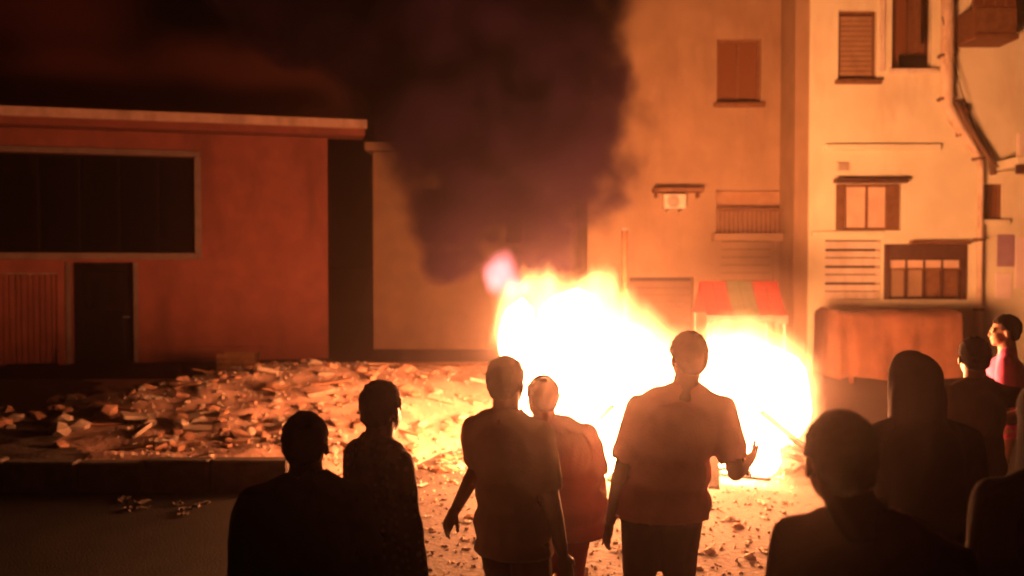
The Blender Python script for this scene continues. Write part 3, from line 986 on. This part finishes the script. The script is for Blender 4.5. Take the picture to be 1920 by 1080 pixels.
m = bpy.data.materials.new('thin_smoke'); m.use_nodes = True
N, L = m.node_tree.nodes, m.node_tree.links
N.remove(N['Principled BSDF'])
tc = N.new('ShaderNodeTexCoord')
DO = px(340, 140, 23.0)
db = []
for (u, v, Y, hw, hh, ry) in ((150, 170, 22.5, 330, 110, 2.6), (470, 160, 23, 290, 105, 2.6), (120, 40, 24, 200, 130, 2.6)):
    p = px(u, v, Y); kk = FPX / Y
    db.append((p - DO, (hw / kk, ry, hh / kk)))
vec = warp(N, L, tc, .5, (1, 1, 1.4), 2.0, 4, 2.0)
f = ellipsoid_field(N, L, vec, db, .3)
pv = N.new('ShaderNodeVolumePrincipled')
pv.inputs['Color'].default_value = (.5, .17, .15, 1)
L.new(map_range(N, L, f, 0.0, .8, 0.0, .4), pv.inputs['Density'])
L.new(pv.outputs[0], N['Material Output'].inputs['Volume'])
bm = bmesh.new()
for c, r in db:
    ellipsoid(bm, c, (r[0] + .6, r[1] + .5, r[2] + .6), None, 3)
me = fuse(bm, .3, 2)
sd = link_mesh('smoke_drift', me, m)
sd.location = DO
tag(sd, 'thin reddish smoke drifting over the flat roof of the red house', 'smoke', None, 'stuff')

# ------------------------------------------------------------------ people
def ik(s, t, l1, l2, hint):
    d = t - s
    D = min(d.length, (l1 + l2) * .995)
    dn_ = d.normalized()
    t = s + dn_ * D
    a = (l1 * l1 - l2 * l2 + D * D) / (2 * D)
    h = sqrt(max(0, l1 * l1 - a * a))
    hv = hint - dn_ * hint.dot(dn_)
    if hv.length < 1e-4: hv = dn_.orthogonal()
    return s + dn_ * a + hv.normalized() * h, t


def hand_prims(bm, wrist, d, palm_n, side, curl=.35):
    """palm, four unequal bent fingers and a thumb from the side of the palm"""
    d = d.normalized()
    n = (palm_n - d * palm_n.dot(d)).normalized()
    w = d.cross(n) * side                      # towards the thumb
    rot = Matrix((w, d, n)).transposed()
    pc = wrist + d * .05
    ellipsoid(bm, pc, (.041, .055, .017), rot, 3)
    for q, (off, ln) in enumerate(((.033, .070), (.011, .079), (-.011, .074), (-.032, .058))):
        base = wrist + d * .085 + w * off * .95
        fd = (d + w * off * 1.6).normalized()
        p1 = base + fd * ln * .45
        fd2 = (fd * cos(curl) - n * -1 * sin(curl) * 1).normalized()
        p2 = p1 + fd2 * ln * .33
        fd3 = (fd * cos(curl * 1.9) + n * sin(curl * 1.9)).normalized()
        p3 = p2 + fd3 * ln * .26
        capsule(bm, base - fd * .02, p1, .0098, .0092, 8)
        capsule(bm, p1, p2, .0092, .0086, 8)
        capsule(bm, p2, p3, .0086, .0074, 8)
    tb = wrist + d * .028 + w * .026
    td = (d * .75 + w * .75 + n * .25).normalized()
    t1 = tb + td * .042
    t2 = t1 + (d * .95 + w * .35 + n * .3).normalized() * .032
    capsule(bm, tb, t1, .0135, .0115, 8)
    capsule(bm, t1, t2, .0115, .009, 8)


def person(X, Y, H, yaw, label, shirt, trousers, skin='skin', hair='short', head_yaw=0, lean=(0, 0), hands=None,
           sleeve='short', build=1.0, hem=.47, spread=.09, stride=0.0, dress=None, hair_mat='hair', head_off=(0, 0), group='people watching the fire', seed=0.0, sw_k=.104, head_tilt=0.0):
    root = empty('person', (X, Y, surf(X, Y)), radians(yaw), label, 'person', group)
    B = build
    z = lambda f_: f_ * H
    lx, ly = lean                               # how far the shoulders stand off the hips
    def sp(f_):                                 # spine offset at height fraction
        t_ = max(0, (f_ - .52) / .3)
        return Vector((lx * t_, ly * t_, 0))
    P_ = lambda x_, y_, f_: Vector((x_, y_, z(f_))) + sp(f_)
    swd = sw_k * H * (B ** .5)
    ua, fa = .178 * H, .155 * H
    sh_ = {s: P_(s * swd, -.01, .803) for s in (-1, 1)}
    arms = {}
    hands = {k_: tuple(Matrix.Rotation(-radians(yaw), 3, 'Z') @ q for q in v_) for k_, v_ in (hands or {}).items()}
    for s in (-1, 1):
        t_ = hands.get(s)
        if t_ is None:
            tgt = Vector((s * (swd + .07), .05, z(.47))) + sp(.6); hint = Vector((s * .4, -.8, 0))
        else:
            tgt = Vector(t_[0]); hint = Vector(t_[1])
        e_, w_ = ik(sh_[s], tgt, ua, fa, hint)
        arms[s] = (e_, w_)
    legs = {}
    for s in (-1, 1):
        hip = Vector((s * .052 * H, 0, z(.515)))
        ank = Vector((s * spread, s * stride, z(.045)))
        kn, ank = ik(hip, ank, .245 * H, .235 * H, Vector((s * .1, 1, 0)))
        legs[s] = (hip, kn, ank)
    # head frame
    hc = P_(0, .012, .938) + Matrix.Rotation(-radians(yaw), 3, 'Z') @ Vector((*head_off, 0))
    hrot = Matrix.Rotation(radians(head_yaw), 3, 'Z') @ Matrix.Rotation(radians(head_tilt), 3, 'X')
    hk = H / 1.7
    hk = .55 + .45 * hk
    HP = lambda x_, y_, z_: hc + hrot @ (Vector((x_, y_, z_)) * hk)
    bm = bmesh.new()
    # ---- body
    ellipsoid(bm, P_(0, 0, .535), (.15 * B, .105 * B, .115))
    ellipsoid(bm, P_(0, .0, .62), (.13 * B ** .8, .09 * B ** .8, .14))
    ellipsoid(bm, P_(0, .0, .73), (.15 * B ** .7, .102 * B ** .7, .165))
    capsule(bm, sh_[-1] * .8 + P_(0, 0, .803) * .2, sh_[1] * .8 + P_(0, 0, .803) * .2, .05, .05)
    for s in (-1, 1):
        capsule(bm, P_(0, -.015, .862), sh_[s] * .85 + P_(0, -.01, .812) * .15, .046, .044)
        e_, w_ = arms[s]
        capsule(bm, sh_[s], e_, .047, .041)
        capsule(bm, e_, e_.lerp(w_, .35), .041, .04)
        capsule(bm, e_.lerp(w_, .3), w_, .04, .027)
        d_ = (w_ - e_).normalized()
        pn = Vector((-s, .25, .2))
        hand_prims(bm, w_, d_, pn, 1 if s > 0 else -1, .35)
        hip, kn, ank = legs[s]
        capsule(bm, hip, kn, .083 * B, .056)
        capsule(bm, kn, ank, .055, .036)
        ellipsoid(bm, kn.lerp(ank, .3) + Vector((0, -.018, 0)), (.05, .05, .1))
        capsule(bm, ank + Vector((0, -.02, -.03)), ank + Vector((s * .02, .15, -.045)), .038, .03)
    capsule(bm, P_(0, -.015, .825), HP(0, -.012, -.05), .066, .061)
    ellipsoid(bm, HP(0, -.012, .022), (.075 * hk, .094 * hk, .092 * hk), hrot)
    ellipsoid(bm, HP(0, .03, -.04), (.06 * hk, .066 * hk, .078 * hk), hrot)
    ellipsoid(bm, HP(0, .066, -.092), (.026 * hk, .024 * hk, .022 * hk), hrot)
    capsule(bm, HP(0, .088, .0), HP(0, .102, -.032), .010, .014, 8)
    ellipsoid(bm, HP(0, .088, -.066), (.024, .012, .009), hrot)
    capsule(bm, HP(-.04, .078, .016), HP(.04, .078, .016), .011, .011, 8)
    for s in (-1, 1):
        ellipsoid(bm, HP(s * .084, -.008, -.014), (.01, .02, .033), hrot @ Matrix.Rotation(s * .35, 3, 'Z'), 2)
    me = fuse(bm, .0075, 3)
    body = link_mesh('body', me, M[skin], root, True)
    for s in (-1, 1):
        bm = bmesh.new(); ellipsoid(bm, HP(s * .03, .083, -.003), (.0125,) * 3, None, 2)
        obj('eye', bm, M['eye_white'], body, True)
    # ---- shoes
    for s in (-1, 1):
        ank = legs[s][2]
        bm = bmesh.new()
        capsule(bm, ank + Vector((0, -.03, -.035)), ank + Vector((s * .02, .16, -.045)), .046, .04)
        ellipsoid(bm, ank + Vector((0, -.01, -.01)), (.048, .055, .045))
        me = fuse(bm, .015, 3)
        zmin = -(ank.z * 0) + .0
        for v in me.vertices: v.co.z = max(v.co.z, .004)
        link_mesh('shoe', me, M['shoe'], root, True)
    # ---- trousers or skirt
    if dress is None:
        bm = bmesh.new()
        ellipsoid(bm, P_(0, 0, .535), (.16 * B, .118 * B, .12))
        ellipsoid(bm, P_(0, 0, .59), (.142 * B, .102 * B, .1))
        ops = [(P_(0, 0, .665), .1)]
        for s in (-1, 1):
            hip, kn, ank = legs[s]
            capsule(bm, hip, kn, .092 * B, .076)
            capsule(bm, kn, ank + Vector((0, 0, -.005)), .078, .07)
            ops.append((ank + Vector((0, 0, -.07)), .075))
        me = garment(bm, .02, ops, .006, seed + 5)
        link_mesh('trousers', me, M[trousers], root, True)
    else:
        bm = bmesh.new()
        pts_ = [(0, .60, .19), (0, .5, .2), (0, .35, .24), (0, .18, .28), (0, .03, .31)]
        for (a_, b_) in zip(pts_, pts_[1:]):
            capsule(bm, P_(0, 0, a_[1]), P_(0, 0, b_[1]), a_[2], b_[2], 24)
        me = garment(bm, .03, [], .03, seed + 3, keep=lambda c_: c_.z > .03)
        link_mesh('skirt', me, M[dress], root, True)
    # ---- shirt
    bm = bmesh.new()
    Z0 = hem
    ellipsoid(bm, P_(0, 0, .545), (.19 * B, .143 * B, .14))
    ellipsoid(bm, P_(0, -.003, .63), (.172 * B, .13 * B, .15))
    ellipsoid(bm, P_(0, -.003, .73), (.178 * B ** .8 + .006, .136 * B ** .8 + .006, .185))
    ellipsoid(bm, P_(0, 0, Z0 - .01), (.188 * B, .145 * B, .16))
    capsule(bm, sh_[-1] * .8 + P_(0, 0, .8) * .2, sh_[1] * .8 + P_(0, 0, .8) * .2, .068, .068)
    ops = [(P_(0, .012, .892), .078)]
    for s in (-1, 1):
        capsule(bm, P_(0, -.015, .853), sh_[s] * .88 + P_(0, -.01, .812) * .12, .062, .062)
        e_, w_ = arms[s]
        if sleeve == 'short':
            end = sh_[s].lerp(e_, .72)
            capsule(bm, sh_[s], end, .067, .072)
            ops.append((end + (e_ - sh_[s]).normalized() * .07, .066))
        elif sleeve == 'long':
            capsule(bm, sh_[s], e_, .067, .06)
            capsule(bm, e_, w_, .056, .045)
            ops.append((w_ + (w_ - e_).normalized() * .05, .048))
        else:
            ops.append((sh_[s] + Vector((s * .05, 0, -.02)), .06))
    cutz = z(Z0)
    me = garment(bm, .016, ops, .016, seed, keep=lambda c_: c_.z > cutz)
    shm = link_mesh('shirt', me, M[shirt], root, True)
    # ---- hair
    if hair in ('short', 'bun', 'afro', 'long'):
        bm = bmesh.new()
        g_ = {'short': .014, 'bun': .01, 'afro': .026, 'long': .014}[hair]
        ellipsoid(bm, HP(0, -.018, .03), ((.075 + g_) * hk, (.092 + g_) * hk, (.09 + g_) * hk), hrot)
        if hair == 'short' or hair == 'afro':
            ellipsoid(bm, HP(0, -.05, -.025), ((.064 + g_ * .6) * hk, (.05 + g_ * .6) * hk, .055 * hk), hrot)
        if hair == 'bun':
            ellipsoid(bm, HP(0, -.05, -.02), (.07 * hk, .055 * hk, .06 * hk), hrot)
            ellipsoid(bm, HP(0, -.125, .05), (.045, .04, .045))
        if hair == 'long':
            ellipsoid(bm, HP(0, -.04, -.05), (.095 * hk, .07 * hk, .11 * hk), hrot)
            capsule(bm, HP(0, -.06, -.1), HP(0, -.085, -.32), .088, .075, 18)
        me = fuse(bm, .012, 2)
        b = bmesh.new(); b.from_mesh(me); b.normal_update()
        for v in b.verts:
            p = v.co
            amp = .009 if hair != 'afro' else .014
            fr = 55 if hair != 'afro' else 26
            zs_ = 1 if hair != 'long' else .25
            v.co = p + v.normal * max(-.001, amp * noise.noise(Vector((p.x * fr + seed, p.y * fr, p.z * fr * zs_))))
        inv = hrot.inverted()
        def face_zone(c_):
            q = inv @ (c_ - hc) / hk
            if q.y > .035 and q.z < .055 + (q.y - .035) * .25: return True
            if abs(q.x) > .058 and q.z < .012 and q.y > -.03: return True
            return False
        bmesh.ops.delete(b, geom=[f_ for f_ in b.faces if face_zone(f_.calc_center_median())], context='FACES')
        b.to_mesh(me); b.free()
        link_mesh('hair', solidify(me, .006), M[hair_mat], root, True)
    elif hair == 'scarf':
        bm = bmesh.new()
        ellipsoid(bm, HP(0, -.012, .025), (.1 * hk, .116 * hk, .108 * hk), hrot)
        capsule(bm, HP(0, -.02, -.03), P_(0, -.03, .74), .108, .118, 24)
        capsule(bm, P_(-.06, -.03, .75), P_(.06, -.03, .75), .125, .125, 20)
        capsule(bm, P_(0, -.08, .78), P_(0, -.09, .62), .15, .14, 20)
        me = garment(bm, .016, [(HP(0, .13, -.02), .078)], .014, seed)
        link_mesh('headscarf', me, M[hair_mat], root, True)
    return root


V3 = Vector
person(px(572, 0, 3.3).x, 3.3, 1.53, 8, 'dark haired spectator in dark olive top at the left of the row, seen from behind',
       'olive_cloth', 'black_cloth', hair='short', sleeve='long', build=1.12, seed=1, head_yaw=-12, sw_k=.115)
p2 = person(px(712, 0, 3.8).x, 3.8, 1.585, -48, 'slim spectator in dark dotted shirt with a pale tag at the collar, arm hanging',
       'dotted_cloth', 'denim_cloth', hair='short', sleeve='long', build=.92, seed=2, head_yaw=18, hem=.42)
p2_shirt = [c for c in p2.children if c.name.startswith('shirt')][0]
Rl = Matrix.Rotation(radians(48), 3, 'Z')
tp = Rl @ (px(725, 838, 3.6) - p2.location)
ok_, hit, nor, _i = p2_shirt.closest_point_on_mesh(tp)
bm = bmesh.new()
a_ = nor.cross(Vector((0, 0, 1))).normalized(); b_ = a_.cross(nor).normalized()
for dd in (.002, .007):
    for su, sv in ((-1, -1), (1, -1), (1, 1), (-1, 1)):
        bm.verts.new(hit + nor * dd + a_ * su * .026 + b_ * sv * .034)
bm.verts.ensure_lookup_table()
q = bm.verts
for f_ in ((3, 2, 1, 0), (4, 5, 6, 7), (0, 1, 5, 4), (1, 2, 6, 5), (2, 3, 7, 6), (3, 0, 4, 7)): bm.faces.new([q[k_] for k_ in f_])
obj('collar_tag', bm, M['white_paint'], p2)
person(px(962, 0, 4.1).x, 4.1, 1.66, -34, 'bare armed spectator in olive brown shirt stretching the left arm down and out',
       'khaki_cloth', 'brown_cloth', hair='short', sleeve='short', build=1.08, seed=3, head_yaw=6, lean=(-.03, .0),
       hands={-1: (V3((-.27, .1, .95)), V3((.3, 1, 0)))})
person(px(1045, 0, 4.75).x, 4.75, 1.49, 10, 'shorter spectator in dull dark red shirt just right of the olive brown one',
       'redshirt_cloth', 'maroon_cloth', hair='short', sleeve='short', build=1.5, seed=4, hem=.45, head_yaw=20, lean=(-.06, 0), sw_k=.12)
person(px(1243, 0, 4.3).x, 4.3, 1.765, 0, 'tall spectator with small cropped head and rose shirt standing right before the flames',
       'rose_cloth', 'purple_cloth', hair='short', sleeve='short', build=1.22, seed=5, head_yaw=15, lean=(.09, 0), hem=.5,
       hands={1: (V3((.47, .14, 1.14)), V3((-.1, -.7, -1)))})
person(px(1636, 0, 2.25).x, 2.25, 1.71, -36, 'nearest spectator with short dark hair and maroon top, large at the lower right',
       'maroon_cloth', 'black_cloth', skin='skin_pale', hair='short', sleeve='long', build=1.02, seed=6, head_off=(-.085, 0), head_yaw=40, sw_k=.108)
person(px(1718, 0, 3.6).x, 3.6, 1.73, 0, 'tall spectator wrapped in a long dark headscarf and robe behind the nearest head',
       'black_cloth', 'black_cloth', hair='scarf', sleeve='long', build=1.15, seed=7, head_yaw=8, dress='black_cloth', hair_mat='black_cloth', sw_k=.115)
person(px(1830, 0, 5.3).x, 5.3, 1.655, 10, 'spectator in brown shirt with the right elbow out, between headscarf and pink top',
       'brown_cloth', 'black_cloth', hair='short', sleeve='long', build=1.05, seed=8, head_yaw=-15,
       hands={1: (V3((.27, .1, 1.17)), V3((.9, -.5, .4)))})
person(px(1888, 0, 6.8).x, 6.8, 1.71, 60, 'distant spectator in bright pink red top and pale salmon trousers at the right edge',
       'pink_cloth', 'salmon_cloth', skin='skin_pale', hair='short', sleeve='short', build=1.0, seed=9, head_yaw=10)
person(px(1984, 0, 2.6).x, 2.6, 1.76, 5, 'dark veiled spectator cut off by the right edge of the crowd',
       'jet_cloth', 'jet_cloth', hair='scarf', sleeve='long', build=1.05, seed=10, hair_mat='jet_cloth')

# ------------------------------------------------------------------ rubble and litter
rocks = []
for i in range(7):
    bm = bmesh.new()
    bmesh.ops.create_icosphere(bm, subdivisions=1, radius=1)
    for v in bm.verts:
        v.co *= 1 + .35 * noise.noise(v.co * 1.3 + Vector((i * 7, 0, 0)))
        v.co.z *= .62
        v.co.x *= 1.25
    me = bpy.data.meshes.new('rubble_stone'); bm.to_mesh(me); bm.free()
    me.materials.append(M['concrete'] if i % 2 else M['brick'])
    rocks.append(me)
bricks = []
for i in range(3):
    bm = bmesh.new()
    box(bm, -1, 1, -.5, .5, -.34, .34, .06)
    for v in bm.verts: v.co += Vector((noise.noise(v.co * 3 + Vector((i * 5, 0, 0))), noise.noise(v.co * 3 + Vector((0, i * 5 + 2, 0))), 0)) * .12
    me = bpy.data.meshes.new('broken_brick'); bm.to_mesh(me); bm.free()
    me.materials.append(M['brick'])
    bricks.append(me)
papers = []
for i in range(5):
    bm = bmesh.new()
    n = 5
    gr = [[bm.verts.new((-1 + 2 * a / n, (-.7 + 1.4 * b / n), .5 + .75 * noise.noise(Vector((a * .7 + i * 9, b * .7, 2))))) for a in range(n + 1)] for b in range(n + 1)]
    for b in range(n):
        for a in range(n): bm.faces.new((gr[b][a], gr[b][a + 1], gr[b + 1][a + 1], gr[b + 1][a]))
    me = bpy.data.meshes.new('paper_scrap'); bm.to_mesh(me); bm.free()
    me.materials.append(M['paper'])
    papers.append(me)


scraps = []
for me in papers[:3]:
    q = me.copy(); q.name = 'paper_scrap'; q.materials.clear(); q.materials.append(M['kerb']); scraps.append(q)


def scatter(name, meshes, n, area, smin, smax, label, cat, group, flat=False, sink=.3):
    k_ = 0
    while k_ < n:
        u = random.uniform(*area[0]); Y = 1 / random.uniform(1 / area[1][1], 1 / area[1][0])
        X = (u - 960) / FPX * Y
        dx, dy = X - FX0, Y - FY
        if (dx / 2.0) ** 2 + ((dy + .4) / 1.3) ** 2 < 1: continue
        if X > 2.2 and Y > 11.2: continue
        s = smin + (smax - smin) * random.random() ** 2
        o = bpy.data.objects.new(name, random.choice(meshes)); COL.objects.link(o)
        zz = surf(X, Y)
        o.location = (X, Y, zz + (s * sink if not flat else .006))
        o.scale = (s, s, s if not flat else s * .5)
        o.rotation_euler = (random.uniform(-.3, .3) if not flat else random.uniform(-.1, .1), random.uniform(-.3, .3) if not flat else 0, random.uniform(0, 6.28))
        tag(o, label, cat, group)
        k_ += 1


scatter('rubble_stone', rocks, 150, ((240, 900), (9.0, 15.5)), .035, .11, 'rough stone among the firelit rubble heap left of the bonfire', 'stone', 'stones of the rubble heap')
scatter('broken_brick', bricks, 110, ((240, 900), (9.0, 15)), .04, .09, 'broken brick among the firelit rubble heap left of the bonfire', 'brick', 'bricks of the rubble heap')
scatter('rubble_stone', rocks, 70, ((700, 1460), (6.0, 9.2)), .015, .05, 'small stone on the lit road between camera and bonfire', 'stone', 'stones on the road')
scatter('rubble_stone', rocks, 25, ((0, 200), (9, 14)), .06, .15, 'stone on the dim ground before the dark doorway', 'stone', 'stones near the doorway')
scatter('paper_scrap', papers, 46, ((260, 900), (9.0, 14.5)), .04, .11, 'crumpled pale paper scrap on the rubble heap', 'litter', 'paper scraps on the rubble', True)
scatter('paper_scrap', papers, 24, ((760, 1450), (6.3, 9)), .03, .06, 'crumpled pale paper scrap on the lit road', 'litter', 'paper scraps on the road', True)
scatter('paper_scrap', scraps, 8, ((210, 390), (7.3, 7.9)), .05, .1, 'crumpled grey paper scrap on the dark road before the kerb', 'litter', 'paper scraps before the kerb', True)
slabs = []
for i in range(4):
    bm = bmesh.new()
    box(bm, -1, 1, -.62, .62, -.13, .13, .03)
    for v in bm.verts: v.co += Vector((noise.noise(v.co * 1.7 + Vector((i * 5, 0, 0))), noise.noise(v.co * 1.7 + Vector((0, i * 5 + 2, 0))), 0)) * .35
    me = bpy.data.meshes.new('concrete_chunk'); bm.to_mesh(me); bm.free()
    me.materials.append(M['concrete']); slabs.append(me)
planks = []
for i in range(3):
    bm = bmesh.new()
    box(bm, -1, 1, -.11, .11, -.03, .03, .01)
    for v in bm.verts: v.co.z += .06 * sin(v.co.x * 2 + i); v.co.x += .1 * noise.noise(v.co * 9 + Vector((i, 0, 0)))
    me = bpy.data.meshes.new('broken_plank'); bm.to_mesh(me); bm.free()
    me.materials.append(M['wood_brown' if i else 'shutter']); planks.append(me)
scatter('concrete_chunk', slabs, 22, ((200, 900), (9.2, 14.5)), .1, .24, 'broken concrete slab lying in the firelit rubble heap', 'slab', 'slabs of the rubble heap', False, .16)
scatter('broken_plank', planks, 16, ((180, 900), (9.0, 14.5)), .2, .45, 'broken plank lying across the firelit rubble heap', 'plank', 'planks of the rubble heap', False, .12)
# finer gravel nobody could count
bm = bmesh.new()
for i in range(5200):
    if i % 3:
        u = random.uniform(200, 1000); Y = random.uniform(8.5, 15.5)
    else:
        u = random.uniform(560, 1500); Y = random.uniform(5.2, 9.3)
    X = (u - 960) / FPX * Y
    s = random.uniform(.008, .024)
    c = Vector((X, Y, surf(X, Y) + s * .3))
    R = Euler((random.random() * 3, random.random() * 3, random.random() * 6)).to_matrix()
    vs = [bm.verts.new(c + R @ Vector(p) * s * random.uniform(.7, 1.3)) for p in ((1, 0, -.6), (-.5, .87, -.6), (-.5, -.87, -.6), (0, 0, .9))]
    for f_ in ((0, 1, 2), (0, 1, 3), (1, 2, 3), (2, 0, 3)): bm.faces.new([vs[q] for q in f_])
tag(obj('gravel', bm, M['concrete']), 'loose gravel and grit scattered over rubble and road', 'gravel', None, 'stuff')

# ------------------------------------------------------------------ smoky air
m = bpy.data.materials.new('haze'); m.use_nodes = True
N, L = m.node_tree.nodes, m.node_tree.links
N.remove(N['Principled BSDF'])
pv = N.new('ShaderNodeVolumePrincipled')
pv.inputs['Color'].default_value = (.9, .74, .74, 1)
pv.inputs['Density'].default_value = 0.0038
pv.inputs['Anisotropy'].default_value = 0.95
L.new(pv.outputs[0], N['Material Output'].inputs['Volume'])
bm = bmesh.new()
box(bm, -40, 40, -12, 45, -1.0, 13.0)
tag(obj('haze', bm, m), kind='stuff')
